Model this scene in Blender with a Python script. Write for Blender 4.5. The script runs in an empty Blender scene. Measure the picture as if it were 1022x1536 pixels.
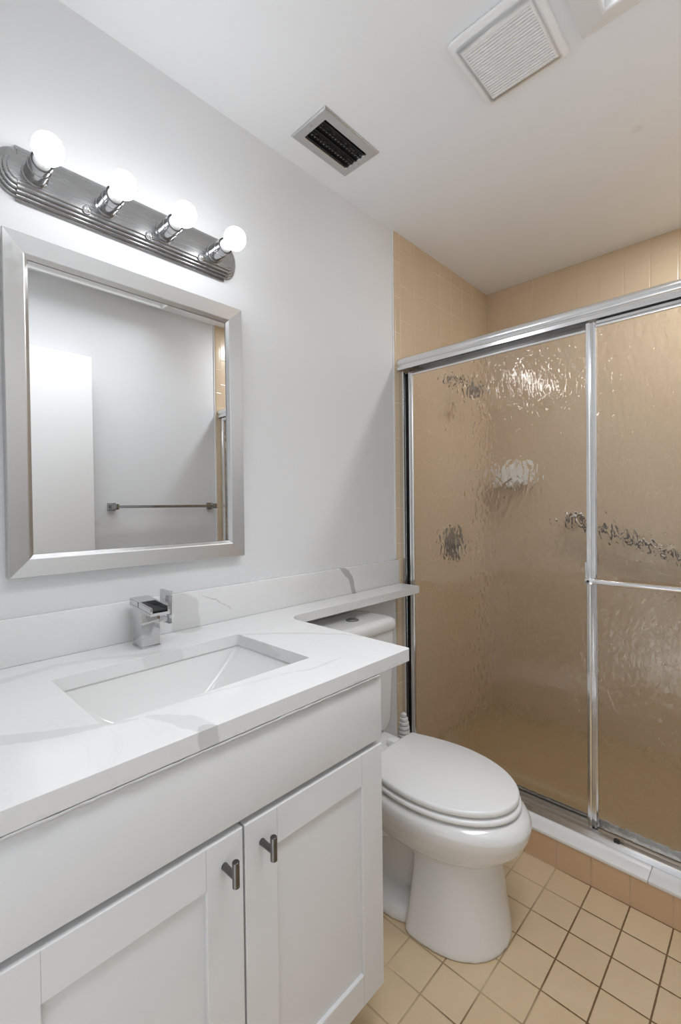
import bpy, bmesh, math, random
from mathutils import Vector, Matrix
from mathutils.geometry import tessellate_polygon

random.seed(7)
SC = bpy.context.scene
COL = SC.collection

# ------------------------------------------------------------------ camera
CAM_POS = (1.2543, 0.0, 1.2167)
YAW, PITCH, ROLL, FPX = 0.764461, -0.013542, -0.011944, 688.589   # yaw to the left of +Y; focal length in px of a 1022x1536 frame
cam_data = bpy.data.cameras.new('camera')
cam_data.sensor_fit = 'VERTICAL'
cam_data.sensor_height = 36.0
cam_data.sensor_width = 36.0
cam_data.lens = FPX * 36.0 / 1536.0
cam_data.clip_start = 0.01
cam = bpy.data.objects.new('camera', cam_data)
COL.objects.link(cam)
_d = Vector((-math.sin(YAW) * math.cos(PITCH), math.cos(YAW) * math.cos(PITCH), math.sin(PITCH)))
_r = Vector((math.cos(YAW), math.sin(YAW), 0))
_u = _r.cross(_d)
_r2 = math.cos(ROLL) * _r + math.sin(ROLL) * _u
_u2 = -math.sin(ROLL) * _r + math.cos(ROLL) * _u
cam.matrix_world = Matrix(((_r2.x, _u2.x, -_d.x, CAM_POS[0]), (_r2.y, _u2.y, -_d.y, CAM_POS[1]),
                           (_r2.z, _u2.z, -_d.z, CAM_POS[2]), (0, 0, 0, 1)))
SC.camera = cam

# ------------------------------------------------------------------ light, exposure
BULB_STRENGTH = 17.0        # the four globe bulbs of the vanity light
DAY_STRENGTH = 0.6          # added daylight fill from the hall's open end, through the doorway behind the camera
PANEL_FILL_WATTS = 7.8       # watts of the fill added at the ceiling box, itself switched off
HALL_FILL_WATTS = 12.5  # lamp added in the unseen hall to brighten the room
SHOWER_FILL_WATTS = 8.0  # lamp added out of view to brighten the shower
EXPOSURE = 0.0
CEIL_Z = 2.44
SC.view_settings.view_transform = 'Standard'
SC.view_settings.look = 'None'
SC.view_settings.gamma = 1.0
SC.view_settings.use_curve_mapping = False
SC.view_settings.exposure = EXPOSURE
w = bpy.data.worlds.new('daylight')
SC.world = w
w.use_nodes = True
w.node_tree.nodes['Background'].inputs[0].default_value = (0.955, 0.985, 1.035, 1)
w.node_tree.nodes['Background'].inputs[1].default_value = DAY_STRENGTH
hl = bpy.data.lights.new('hall_fill_lamp', 'AREA')      # added unseen fill lamp, bouncing off the pale hall floor into the room
hl.shape = 'RECTANGLE'
hl.size, hl.size_y = 0.8, 0.9
hl.spread = math.radians(40)
hl.energy = HALL_FILL_WATTS
hl.color = (0.955, 0.985, 1.035)
hlo = bpy.data.objects.new('hall_fill_lamp', hl)
hlo.location = (1.05, -1.0, 2.42)
COL.objects.link(hlo)
pl_ = bpy.data.lights.new('ceiling_box_fill', 'AREA')       # added fill below the switched-off ceiling box, narrowed to spare the right wall
pl_.shape = 'RECTANGLE'
pl_.size, pl_.size_y = 0.46, 1.11
pl_.spread = math.radians(112)
pl_.energy = PANEL_FILL_WATTS
pl_.color = (0.955, 0.985, 1.035)
plo = bpy.data.objects.new('ceiling_box_fill', pl_)
plo.location = (1.189, 0.695, CEIL_Z - 0.012)
COL.objects.link(plo)
sl = bpy.data.lights.new('shower_fill_light', 'AREA')    # added unseen fill light in the ceiling over the shower, right of the frame
sl.shape = 'DISK'
sl.size = 0.13
sl.energy = SHOWER_FILL_WATTS
sl.color = (0.955, 0.985, 1.035)
slo = bpy.data.objects.new('shower_fill_light', sl)
slo.location = (1.13, 2.02, 2.430)
COL.objects.link(slo)
cy = SC.cycles
cy.max_bounces = 14
cy.diffuse_bounces = 7
cy.glossy_bounces = 6
cy.transmission_bounces = 10
cy.transparent_max_bounces = 8
cy.caustics_reflective = True
cy.caustics_refractive = True
cy.sample_clamp_indirect = 0.0
cy.use_denoising = True

# ------------------------------------------------------------------ sizes of the place (metres)
ROOM_X, CEIL = 1.524, CEIL_Z
Y_FRONT, Y_TILE, Y_BACK = -0.06, 1.663, 2.555
DOOR_X0, DOOR_X1, DOOR_TOP = 0.60, 1.462, 2.04
COUNTER, SLAB = 0.8668, 0.030
CURB_Y, CURB_Z = 1.582, 0.1056

# ------------------------------------------------------------------ materials
class NT:
    """small helper round a node tree"""
    def __init__(self, name):
        self.m = bpy.data.materials.new(name)
        self.m.use_nodes = True
        self.t = self.m.node_tree
        self.n = self.t.nodes
        self.b = self.n['Principled BSDF']
        self.out = self.n['Material Output']
        self._pos = None
    def node(self, typ, **kw):
        x = self.n.new(typ)
        for k, v in kw.items():
            setattr(x, k, v)
        return x
    def link(self, a, b):
        self.t.links.new(a, b)
    def setin(self, x, i, v):
        if v is None:
            return
        if hasattr(v, 'is_output'):
            self.link(v, x.inputs[i])
        else:
            x.inputs[i].default_value = v
    def math(self, op, a, b=None, c=None, clamp=False):
        x = self.node('ShaderNodeMath', operation=op, use_clamp=clamp)
        for i, v in enumerate((a, b, c)):
            self.setin(x, i, v)
        return x.outputs[0]
    def vmath(self, op, a, b=None, scale=None):
        x = self.node('ShaderNodeVectorMath', operation=op)
        self.setin(x, 0, a)
        self.setin(x, 1, b)
        if scale is not None:
            self.setin(x, 3, scale)
        return x.outputs['Value'] if op in ('DOT_PRODUCT', 'LENGTH', 'DISTANCE') else x.outputs['Vector']
    def pos(self):
        if self._pos is None:
            self._pos = self.node('ShaderNodeTexCoord').outputs['Object']
        return self._pos
    def noise(self, scale, detail=3.0, rough=0.5, vec=None, dist=0.0):
        x = self.node('ShaderNodeTexNoise')
        self.setin(x, 'Vector', vec if vec is not None else self.pos())
        x.inputs['Scale'].default_value = scale
        x.inputs['Detail'].default_value = detail
        x.inputs['Roughness'].default_value = rough
        x.inputs['Distortion'].default_value = dist
        return x.outputs['Fac'], x.outputs['Color']
    def ramp(self, fac, a, b, lo=0.0, hi=1.0, smooth=False):
        x = self.node('ShaderNodeMapRange')
        if smooth:
            x.interpolation_type = 'SMOOTHSTEP'
        self.setin(x, 0, fac)
        for i, v in enumerate((a, b, lo, hi)):
            x.inputs[1 + i].default_value = v
        return x.outputs[0]
    def mix(self, fac, a, b):
        x = self.node('ShaderNodeMix', data_type='RGBA')
        self.setin(x, 0, fac)
        for i, v in ((6, a), (7, b)):
            if isinstance(v, tuple) and len(v) == 3:
                v = v + (1,)
            self.setin(x, i, v)
        return x.outputs[2]
    def bump(self, height, dist, strength=1.0, target=None):
        x = self.node('ShaderNodeBump')
        x.inputs['Strength'].default_value = strength
        x.inputs['Distance'].default_value = dist
        self.setin(x, 'Height', height)
        self.link(x.outputs[0], (target or self.b).inputs['Normal'])
        return x
    def sep(self, vec=None):
        x = self.node('ShaderNodeSeparateXYZ')
        self.link(vec if vec is not None else self.pos(), x.inputs[0])
        return x.outputs

def simple(name, col, rough=0.5, metal=0.0, spec=0.5, coat=0.0):
    k = NT(name)
    k.b.inputs['Base Color'].default_value = col + (1,)
    k.b.inputs['Roughness'].default_value = rough
    k.b.inputs['Metallic'].default_value = metal
    k.b.inputs['Specular IOR Level'].default_value = spec
    k.b.inputs['Coat Weight'].default_value = coat
    k.b.inputs['Coat Roughness'].default_value = 0.05
    return k

def paint(name, col, rough=0.55):
    k = simple(name, col, rough)
    f, _ = k.noise(220, 2)
    k.bump(f, 0.0004, 0.25)
    g, _ = k.noise(2.5, 3)
    k.link(k.mix(k.ramp(g, 0.35, 0.7), tuple(c * 0.985 for c in col), col), k.b.inputs['Base Color'])
    return k.m

M = {}
M['wall'] = paint('wall_paint', (0.80, 0.806, 0.813))
# ceiling: flat paint with one small water mark
k = simple('ceiling_paint', (0.885, 0.895, 0.905), 0.75)
d = k.vmath('DISTANCE', k.pos(), (0.9157, 1.7817, CEIL))
k.link(k.mix(k.ramp(d, 0.006, 0.024, 1, 0, True), (0.885, 0.895, 0.905), (0.84, 0.835, 0.82)), k.b.inputs['Base Color'])
M['ceiling'] = k.m
M['trim_white'] = simple('white_trim_paint', (0.84, 0.84, 0.83), 0.35).m
M['cabinet'] = simple('white_cabinet_lacquer', (0.68, 0.682, 0.685), 0.32).m
M['gap'] = simple('dark_cabinet_inside', (0.10, 0.10, 0.10), 0.8).m
M['porcelain'] = simple('white_porcelain', (0.80, 0.80, 0.79), 0.12, spec=0.55, coat=0.3).m
M['seat_plastic'] = simple('white_seat_plastic', (0.84, 0.84, 0.835), 0.22).m
M['chrome'] = simple('polished_chrome', (0.86, 0.86, 0.87), 0.06, 1.0).m
M['chrome_soft'] = simple('soft_chrome', (0.80, 0.80, 0.80), 0.16, 1.0).m
M['chrome_dark'] = simple('black_nickel', (0.16, 0.155, 0.15), 0.22, 1.0).m
M['black'] = simple('black_rubber', (0.015, 0.015, 0.015), 0.6).m
M['dark_metal'] = simple('dark_duct_metal', (0.05, 0.05, 0.05), 0.5, 0.6).m
M['plastic'] = simple('white_plastic', (0.89, 0.89, 0.88), 0.4).m
M['slot'] = simple('grey_slot', (0.45, 0.45, 0.45), 0.8).m
M['bristle'] = simple('white_bristle', (0.82, 0.82, 0.80), 0.6).m
M['sill'] = simple('white_cultured_marble', (0.80, 0.785, 0.765), 0.25).m
M['pan'] = simple('tan_shower_pan', (0.43, 0.32, 0.18), 0.35).m
M['screw'] = simple('steel_screw', (0.55, 0.55, 0.55), 0.3, 1.0).m
M['caulk'] = simple('old_white_caulk', (0.50, 0.495, 0.485), 0.6).m
M['socket'] = simple('grey_chrome', (0.42, 0.42, 0.42), 0.10, 1.0).m
M['fitting'] = simple('satin_dark_chrome', (0.36, 0.355, 0.34), 0.28, 1.0).m
M['faucet'] = simple('faucet_chrome', (0.60, 0.60, 0.61), 0.05, 1.0).m
M['bar_metal'] = simple('dark_brown_chrome', (0.17, 0.145, 0.115), 0.36, 1.0).m  # even dark brown metal of the grab bar
M['register'] = simple('satin_aluminium', (0.62, 0.62, 0.62), 0.38, 1.0).m
M['neck'] = simple('white_bulb_collar', (0.82, 0.82, 0.80), 0.35).m

def brushed(name, col, rough, axis_scale):
    k = simple(name, col, rough, 1.0)
    mp = k.node('ShaderNodeMapping')
    k.link(k.pos(), mp.inputs[0])
    mp.inputs['Scale'].default_value = axis_scale
    f, _ = k.noise(1.0, 4, 0.6, mp.outputs[0])
    k.link(k.ramp(f, 0.3, 0.7, rough - 0.05, rough + 0.07), k.b.inputs['Roughness'])
    k.bump(f, 0.0001, 0.2)
    return k.m
M['satin_frame'] = brushed('satin_silver_frame', (0.62, 0.62, 0.615), 0.33, (60, 60, 60))
M['nickel'] = brushed('brushed_nickel', (0.43, 0.43, 0.43), 0.24, (400, 8, 400))
M['aluminium'] = brushed('bright_aluminium', (0.82, 0.82, 0.82), 0.17, (3, 250, 250))
M['aluminium_upright'] = brushed('bright_aluminium_upright', (0.80, 0.80, 0.80), 0.14, (250, 250, 3))

# mirror
M['mirror'] = simple('silvered_glass', (0.80, 0.805, 0.805), 0.005, 1.0).m

# bulb glass: opal, glowing
k = NT('glowing_opal_bulb')
k.b.inputs['Base Color'].default_value = (0.9, 0.9, 0.9, 1)
k.b.inputs['Emission Color'].default_value = (0.955, 0.985, 1.035, 1)
k.b.inputs['Emission Strength'].default_value = BULB_STRENGTH
M['bulb'] = k.m
k = NT('fluorescent_diffuser')
k.b.inputs['Base Color'].default_value = (0.8, 0.8, 0.8, 1)
k.b.inputs['Emission Color'].default_value = (0.955, 0.985, 1.035, 1)
k.b.inputs['Emission Strength'].default_value = 0.2  # weak glow added; the box's own tubes are off
f, _ = k.noise(300, 1)
k.bump(f, 0.001, 0.4)
M['diffuser'] = k.m

k = NT('fill_light_lens')
k.b.inputs['Base Color'].default_value = (0.8, 0.8, 0.8, 1)
k.b.inputs['Emission Color'].default_value = (0.955, 0.985, 1.035, 1)
k.b.inputs['Emission Strength'].default_value = 6.0  # glow of the added shower fill light
M['lens'] = k.m

# tiles: grid by world position
def tile_mat(name, ua, va, u0, v0, pu, pv, tile_a, tile_b, grout_a, grout_b, joint, rough=0.22, grout_lo=0.4, grout_hi=0.6, gscale=3.0):
    k = NT(name)
    s = k.sep()
    uv = {'X': s[0], 'Y': s[1], 'Z': s[2]}
    def axis(o, o0, p):
        q = k.math('DIVIDE', k.math('SUBTRACT', o, o0), p)
        fr = k.math('FRACT', k.math('ADD', q, 100.0))
        dd = k.math('SUBTRACT', 0.5, k.math('ABSOLUTE', k.math('SUBTRACT', fr, 0.5)))
        return k.math('MULTIPLY', dd, p), k.math('FLOOR', k.math('ADD', q, 100.0))
    du, iu = axis(uv[ua], u0, pu)
    dv, iv = axis(uv[va], v0, pv)
    dist = k.math('MINIMUM', du, dv)
    wob, _ = k.noise(90, 2)
    dist = k.math('ADD', dist, k.ramp(wob, 0, 1, -0.0006, 0.0006))
    face = k.ramp(dist, joint * 0.4, joint * 0.62, 0, 1, True)
    cb = k.node('ShaderNodeCombineXYZ')
    k.link(iu, cb.inputs[0]); k.link(iv, cb.inputs[1])
    wn = k.node('ShaderNodeTexWhiteNoise')
    k.link(cb.outputs[0], wn.inputs[0])
    mott, _ = k.noise(14, 4)
    fac = k.math('ADD', k.math('MULTIPLY', wn.outputs[0], 0.5), k.ramp(mott, 0.3, 0.7, 0, 0.5))
    tcol = k.mix(fac, tile_a, tile_b)
    gn, _ = k.noise(gscale, 2)
    gcol = k.mix(k.ramp(gn, grout_lo, grout_hi, 0, 1), grout_a, grout_b)
    k.link(k.mix(face, gcol, tcol), k.b.inputs['Base Color'])
    k.link(k.ramp(face, 0, 1, 0.8, rough), k.b.inputs['Roughness'])
    h = k.ramp(dist, joint * 0.2, joint * 1.3, 0, 1, True)
    sm, _ = k.noise(25, 2)
    k.bump(k.math('ADD', h, k.math('MULTIPLY', sm, 0.12)), 0.0011, 0.7)
    return k.m
WT_A, WT_B = (0.64, 0.505, 0.35), (0.67, 0.535, 0.375)
WG_A, WG_B = (0.635, 0.50, 0.345), (0.73, 0.60, 0.45)
M['tile_x'] = tile_mat('tan_wall_tile_sides', 'Y', 'Z', 1.703, 2.37, 0.1130, 0.158, WT_A, WT_B, WG_A, WG_B, 0.0036, 0.25)
M['tile_y'] = tile_mat('tan_wall_tile_back', 'X', 'Z', 0.709, 2.37, 0.1075, 0.158, WT_A, WT_B, WG_A, WG_B, 0.0036, 0.25)
M['tile_trim'] = tile_mat('tan_bullnose_tile', 'Y', 'Z', 1.40, 1.045, 1.0, 0.158, WT_A, WT_B, WG_B, WG_B, 0.0034, 0.2)
M['tile_curb'] = tile_mat('tan_curb_tile', 'X', 'Z', 0.8209, -0.9, 0.1069, 2.0, (0.62, 0.42, 0.26), (0.66, 0.46, 0.29), (0.40, 0.27, 0.17), (0.60, 0.43, 0.28), 0.0036, 0.28)
M['tile_floor'] = tile_mat('beige_floor_tile', 'X', 'Y', 0.6075, 1.4742, 0.1069, 0.1069, (0.60, 0.455, 0.28), (0.67, 0.52, 0.335),
                           (0.16, 0.09, 0.04), (0.57, 0.45, 0.29), 0.0040, 0.38, 0.42, 0.62, 2.6)

# rippled shower glass: the ripple is on the outer face only
def glass(name, ripple):
    k = NT(name)
    g = k.node('ShaderNodeBsdfGlass')
    g.inputs['Color'].default_value = (0.99, 0.985, 0.97, 1)
    g.inputs['Roughness'].default_value = 0.0
    g.inputs['IOR'].default_value = 1.5
    k.link(g.outputs[0], k.out.inputs['Surface'])
    if ripple:
        mp = k.node('ShaderNodeMapping')
        k.link(k.pos(), mp.inputs[0])
        mp.inputs['Rotation'].default_value = (0, 0.35, 0)
        mp.inputs['Scale'].default_value = (60, 60, 30)
        f, _ = k.noise(1.0, 1.0, 0.4, mp.outputs[0], 0.6)
        k.bump(f, 0.0034, 1.0, g)
    k.n.remove(k.b)
    return k.m
M['glass_ripple'] = glass('rippled_glass_face', True)
M['glass_plain'] = glass('plain_glass_face', False)

# quartz: white slab with the photographed grey veins (tapered segments in space) and fine procedural ones
def quartz(name='white_quartz', ground=(0.81, 0.81, 0.808), rough=0.14):
    k = simple(name, ground, rough, spec=0.5)
    zc = COUNTER
    segs = []
    def pl(pts, soft=0.004, amt=1.0):
        for a, b in zip(pts, pts[1:]):
            segs.append((Vector(a[:3]), Vector(b[:3]), a[3], b[3], soft, amt))
    pl([(0.36, 0.02, zc, .022), (0.40, 0.138, zc, .019), (0.433, 0.187, zc, .017), (0.449, 0.224, zc, .012), (0.463, 0.262, zc, .009), (0.482, 0.31, zc, .004)], .004, .32)
    pl([(0.485, 0.325, zc, .004), (0.515, 0.345, zc, .013), (0.545, 0.362, zc, .020), (0.590, 0.370, zc, .018), (0.603, 0.372, zc - .004, .018)], .004, .32)
    pl([(0.603, 0.372, zc - .006, .0185), (0.603, 0.374, zc - SLAB, .0185)], .003, .75)
    pl([(0.12, 0.10, zc, .020), (0.107, 0.20, zc, .016), (0.085, 0.29, zc, .012), (0.100, 0.357, zc, .011), (0.142, 0.44, zc, .010), (0.172, 0.47, zc - .01, .022), (0.172, 0.53, zc - .02, .022)], .006, .26)
    pl([(0.185, 0.712, zc, .005), (0.200, 0.731, zc, .007), (0.2475, 0.784, zc, .008), (0.317, 0.845, zc, .008), (0.39, 0.90, zc, .006), (0.456, 0.926, zc, .003)], .004, .34)
    pl([(0.19, 0.713, zc - .015, .012), (0.30, 0.713, zc - .02, .020), (0.36, 0.713, zc - .02, .004)], .006, .28)
    pl([(0.50, 0.60, zc, .002), (0.528, 0.666, zc, .004), (0.526, 0.721, zc, .004), (0.52, 0.764, zc, .002)], .005, .35)
    pl([(0.468, 0.33, zc, .002), (0.472, 0.40, zc, .004), (0.484, 0.48, zc, .003), (0.51, 0.62, zc, .002)], .004, .3)
    pl([(0.02, 1.288, 0.975, .011), (0.02, 1.320, 0.950, .013), (0.02, 1.341, 0.928, .012), (0.02, 1.357, 0.87, .012)], .003, .95)
    pl([(0.02, 0.60, 0.955, .030), (0.02, 0.645, 0.93, .034), (0.02, 0.64, 0.88, .045)], .008, .38)
    pl([(0.02, 0.692, 0.953, .0015), (0.02, 0.74, 0.935, .002), (0.02, 0.788, 0.901, .0015)], .003, .7)
    pl([(0.604, 0.1, zc - SLAB + .002, .0025), (0.604, 0.35, zc - SLAB + .004, .002), (0.604, 0.55, zc - SLAB + .003, .0025), (0.604, 0.90, zc - SLAB + .004, .0025)], .003, .45)
    _, c = k.noise(28, 4, 0.6)
    off = k.vmath('MULTIPLY', k.vmath('SUBTRACT', c, (0.5, 0.5, 0.5)), (0.016, 0.016, 0.016))
    p = k.vmath('ADD', k.pos(), off)
    total = None
    for a, b, w0, w1, soft, amt in segs:
        ba = b - a
        L2 = ba.length_squared
        pa = k.vmath('SUBTRACT', p, tuple(a))
        t = k.math('MULTIPLY', k.vmath('DOT_PRODUCT', pa, tuple(ba)), 1.0 / L2, clamp=True)
        q = k.vmath('SUBTRACT', pa, k.vmath('SCALE', tuple(ba), scale=t))
        dd = k.vmath('LENGTH', q)
        ww = k.math('MULTIPLY_ADD', t, w1 - w0, w0)
        mk = k.ramp(k.math('SUBTRACT', ww, dd), -soft * .4, soft * .6, 0, amt, True)
        total = mk if total is None else k.math('MAXIMUM', total, mk)
    f, _ = k.noise(2.2, 6, 0.55, dist=1.6)
    fine = k.ramp(k.math('ABSOLUTE', k.math('SUBTRACT', f, 0.5)), 0.0, 0.010, 0.07, 0, True)
    total = k.math('MAXIMUM', total, fine)
    k.link(k.mix(total, ground, (0.50, 0.495, 0.485)), k.b.inputs['Base Color'])
    return k.m
M['quartz'] = quartz()
M['quartz_shaded'] = quartz('quartz_edge_shaded', (0.68, 0.677, 0.673), 0.3)     # same quartz, shade of the front edge put into a darker colour

# ------------------------------------------------------------------ mesh helpers
def finish(name, bm, mat, parent=None, smooth=True, angle=35):
    bmesh.ops.recalc_face_normals(bm, faces=bm.faces)
    me = bpy.data.meshes.new(name)
    bm.to_mesh(me)
    bm.free()
    for m in (mat if isinstance(mat, (list, tuple)) else [mat]):
        me.materials.append(m)
    if smooth:
        for p in me.polygons:
            p.use_smooth = True
        me.set_sharp_from_angle(angle=math.radians(angle))
    o = bpy.data.objects.new(name, me)
    COL.objects.link(o)
    if parent is not None:
        o.parent = parent
        # parts are built in world space; a part's own origin already sits at the world origin
        o.matrix_parent_inverse = Matrix.Translation(-parent.location) if parent.parent is None else Matrix.Identity(4)
    return o

def tag(o, label, cat, group=None):
    o['label'] = label
    o['category'] = cat
    if group:
        o['group'] = group
    return o

def thing(name, label, cat, loc, group=None):
    o = bpy.data.objects.new(name, None)
    o.empty_display_size = 0.05
    o.location = loc
    COL.objects.link(o)
    return tag(o, label, cat, group)

def struct(o):
    o['kind'] = 'structure'
    return o

def box(bm, x0, x1, y0, y1, z0, z1, bevel=0.0, seg=2, mi=0):
    vs = [bm.verts.new((x, y, z)) for z in (z0, z1) for y in (y0, y1) for x in (x0, x1)]
    fs = []
    for q in ((0, 1, 3, 2), (4, 6, 7, 5), (0, 4, 5, 1), (2, 3, 7, 6), (0, 2, 6, 4), (1, 5, 7, 3)):
        f = bm.faces.new([vs[i] for i in q])
        f.material_index = mi
        fs.append(f)
    if bevel:
        es = list({e for f in fs for e in f.edges})
        bmesh.ops.bevel(bm, geom=es, offset=bevel, segments=seg, affect='EDGES', profile=0.5, clamp_overlap=True)
    return fs

def boxo(name, dims, mat, parent=None, bevel=0.0, seg=2):
    bm = bmesh.new()
    box(bm, *dims, bevel=bevel, seg=seg)
    return finish(name, bm, mat, parent)

def ring_loft(bm, rings, cap0=True, cap1=True, closed=True):
    vr = [[bm.verts.new(p) for p in r] for r in rings]
    n = len(vr[0])
    for a, b in zip(vr, vr[1:]):
        for i in range(n if closed else n - 1):
            j = (i + 1) % n
            bm.faces.new((a[i], a[j], b[j], b[i]))
    if cap0:
        bm.faces.new(list(reversed(vr[0])))
    if cap1:
        bm.faces.new(vr[-1])
    return vr

def frame_axes(ax):
    ax = Vector(ax).normalized()
    up = Vector((0, 0, 1)) if abs(ax.z) < 0.9 else Vector((1, 0, 0))
    a = up.cross(ax).normalized()
    return a, ax.cross(a)

def lathe(bm, origin, axis, prof, n=32, cap0=True, cap1=True):
    """prof: (distance along axis, radius)"""
    a, b = frame_axes(axis)
    ax = Vector(axis).normalized()
    o = Vector(origin)
    rings = [[o + ax * t + (a * math.cos(2 * math.pi * i / n) + b * math.sin(2 * math.pi * i / n)) * max(r, 1e-5) for i in range(n)] for t, r in prof]
    ring_loft(bm, rings, cap0, cap1)

def tube(bm, pts, r, n=16):
    pts = [Vector(p) for p in pts]
    rings = []
    prev = None
    for i, p in enumerate(pts):
        t = (pts[min(i + 1, len(pts) - 1)] - pts[max(i - 1, 0)]).normalized()
        if prev is None:
            a, b = frame_axes(t)
        else:
            a = (prev - t * prev.dot(t)).normalized()
            b = t.cross(a)
        prev = a
        rr = r[i] if isinstance(r, (list, tuple)) else r
        rings.append([p + (a * math.cos(2 * math.pi * k / n) + b * math.sin(2 * math.pi * k / n)) * rr for k in range(n)])
    ring_loft(bm, rings)

def extrude_profile(bm, prof, axis, s0, s1):
    """prof: list of 2D points in the plane normal to the axis ('X': (y,z), 'Y': (x,z), 'Z': (x,y))"""
    def P(p, s):
        return {'X': (s, p[0], p[1]), 'Y': (p[0], s, p[1]), 'Z': (p[0], p[1], s)}[axis]
    ring_loft(bm, [[P(p, s0) for p in prof], [P(p, s1) for p in prof]])

def plate(bm, outer, holes, plane, s0, s1):
    """flat plate with holes: polygons in 2D, extruded from s0 to s1 along the axis 'plane'"""
    def P(p, s):
        return {'X': (s, p[0], p[1]), 'Y': (p[0], s, p[1]), 'Z': (p[0], p[1], s)}[plane]
    loops = [outer] + holes
    flat = [p for l in loops for p in l]
    tris = tessellate_polygon([[Vector((p[0], p[1], 0)) for p in l] for l in loops])
    lo = [bm.verts.new(P(p, s0)) for p in flat]
    hi = [bm.verts.new(P(p, s1)) for p in flat]
    for t in tris:
        bm.faces.new([hi[i] for i in t])
        bm.faces.new([lo[i] for i in reversed(t)])
    k = 0
    for l in loops:
        n = len(l)
        for i in range(n):
            j = (i + 1) % n
            bm.faces.new((lo[k + i], lo[k + j], hi[k + j], hi[k + i]))
        k += n

def mitred_frame(bm, outer, prof, plane, side=None):
    """picture-frame moulding. outer = (u0,u1,v0,v1); prof = closed list of (inset, height); plane 'X' (u=Y,v=Z) or 'Z' (u=X,v=Y)"""
    u0, u1, v0, v1 = outer
    def P(u, v, s):
        return (s, u, v) if plane == 'X' else (u, v, s)
    rings = []
    for cu, cv, su, sv in ((u0, v0, 1, 1), (u1, v0, -1, 1), (u1, v1, -1, -1), (u0, v1, 1, -1)):
        rings.append([P(cu + su * i, cv + sv * i, h) for i, h in prof])
    vr = [[bm.verts.new(p) for p in r] for r in rings]
    n = len(prof)
    for c in range(4):
        a, b = vr[c], vr[(c + 1) % 4]
        for i in range(n):
            j = (i + 1) % n
            bm.faces.new((a[i], a[j], b[j], b[i]))

def rrect(u0, u1, v0, v1, r, n=6):
    out = []
    for cu, cv, a0 in ((u1 - r, v1 - r, 0), (u0 + r, v1 - r, 90), (u0 + r, v0 + r, 180), (u1 - r, v0 + r, 270)):
        for i in range(n + 1):
            a = math.radians(a0 + 90 * i / n)
            out.append((cu + r * math.cos(a), cv + r * math.sin(a)))
    return out

def mod_bevel(o, w, seg=2, ang=40):
    m = o.modifiers.new('bevel', 'BEVEL')
    m.width = w
    m.segments = seg
    m.limit_method = 'ANGLE'
    m.angle_limit = math.radians(ang)
    m.harden_normals = False
    return o

# ------------------------------------------------------------------ setting
T = 0.10
HALL_Y = -1.9
struct(boxo('floor', (-T, ROOM_X + T, Y_FRONT - T, CURB_Y + 0.05, -0.06, 0.0), M['tile_floor']))
# hall added behind the camera to feed in light: far end open, floor white
HX0, HX1 = 0.48, 1.62
struct(boxo('floor_hall', (HX0 - T, HX1 + T, HALL_Y, Y_FRONT - T, -0.06, 0.0), M['trim_white']))
struct(boxo('ceiling_hall', (HX0 - T, HX1 + T, HALL_Y, Y_FRONT - T, CEIL, CEIL + 0.08), M['ceiling']))
struct(boxo('wall_hall_left', (HX0 - T, HX0, HALL_Y, Y_FRONT - T, 0.0, CEIL), M['wall']))
struct(boxo('wall_hall_right', (HX1, HX1 + T, HALL_Y, Y_FRONT - T, 0.0, CEIL), M['wall']))
bm = bmesh.new()
plate(bm, [(-T, Y_FRONT - T), (ROOM_X + T, Y_FRONT - T), (ROOM_X + T, Y_BACK + T), (-T, Y_BACK + T)], [[(0.945, 0.125), (0.945, 1.265), (1.433, 1.265), (1.433, 0.125)]], 'Z', CEIL, CEIL + 0.13)
struct(finish('ceiling', bm, M['ceiling'], smooth=False))
struct(boxo('wall_left', (-T, 0.0, Y_FRONT - T, Y_BACK + T, -0.06, CEIL), M['wall']))
struct(boxo('wall_right', (ROOM_X, ROOM_X + T, Y_FRONT - T, Y_BACK + T, -0.06, CEIL), M['wall']))
struct(boxo('wall_back', (0.0, ROOM_X, Y_BACK, Y_BACK + T, -0.06, CEIL), M['tile_y']))
bm = bmesh.new()
plate(bm, [(0, 0), (DOOR_X0, 0), (DOOR_X0, DOOR_TOP), (DOOR_X1, DOOR_TOP), (DOOR_X1, 0), (ROOM_X, 0), (ROOM_X, CEIL), (0, CEIL)], [], 'Y', Y_FRONT - T, Y_FRONT)
struct(finish('wall_front', bm, M['wall'], smooth=False))
# shower tile on the side walls, 8 mm proud of the paint, with a rounded edge tile
TT = 0.009
struct(boxo('wall_shower_left', (0.0, TT, Y_TILE + 0.040, Y_BACK, 0.0, CEIL), M['tile_x']))
struct(boxo('wall_shower_right', (ROOM_X - TT, ROOM_X, Y_TILE + 0.040, Y_BACK, 0.0, CEIL), M['tile_x']))
def bullnose(x0, sgn):
    r = 0.007
    pr = [(x0, Y_TILE)]
    for i in range(7):
        a = math.radians(180 - 90 * i / 6)
        pr.append((x0 + sgn * (TT - r + r * math.sin(a)), Y_TILE + r + r * math.cos(a)))
    pr += [(x0 + sgn * TT, Y_TILE + 0.040), (x0, Y_TILE + 0.040)]
    return pr
for nm, x0, sg in (('trim_1', 0.0, 1), ('trim_2', ROOM_X, -1)):
    bm = bmesh.new()
    extrude_profile(bm, bullnose(x0, sg), 'Z', 0.0, CEIL)
    struct(finish(nm, bm, M['tile_trim']))
# painted caulk line beside the tile edge
for nm, x0, x1 in (('trim_3', 0.0, 0.006), ('trim_4', ROOM_X - 0.006, ROOM_X)):
    struct(boxo(nm, (x0, x1, Y_TILE - 0.006, Y_TILE, COUNTER + 0.108 if nm == 'trim_3' else 0.0, CEIL), M['trim_white'], bevel=0.002))
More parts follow.
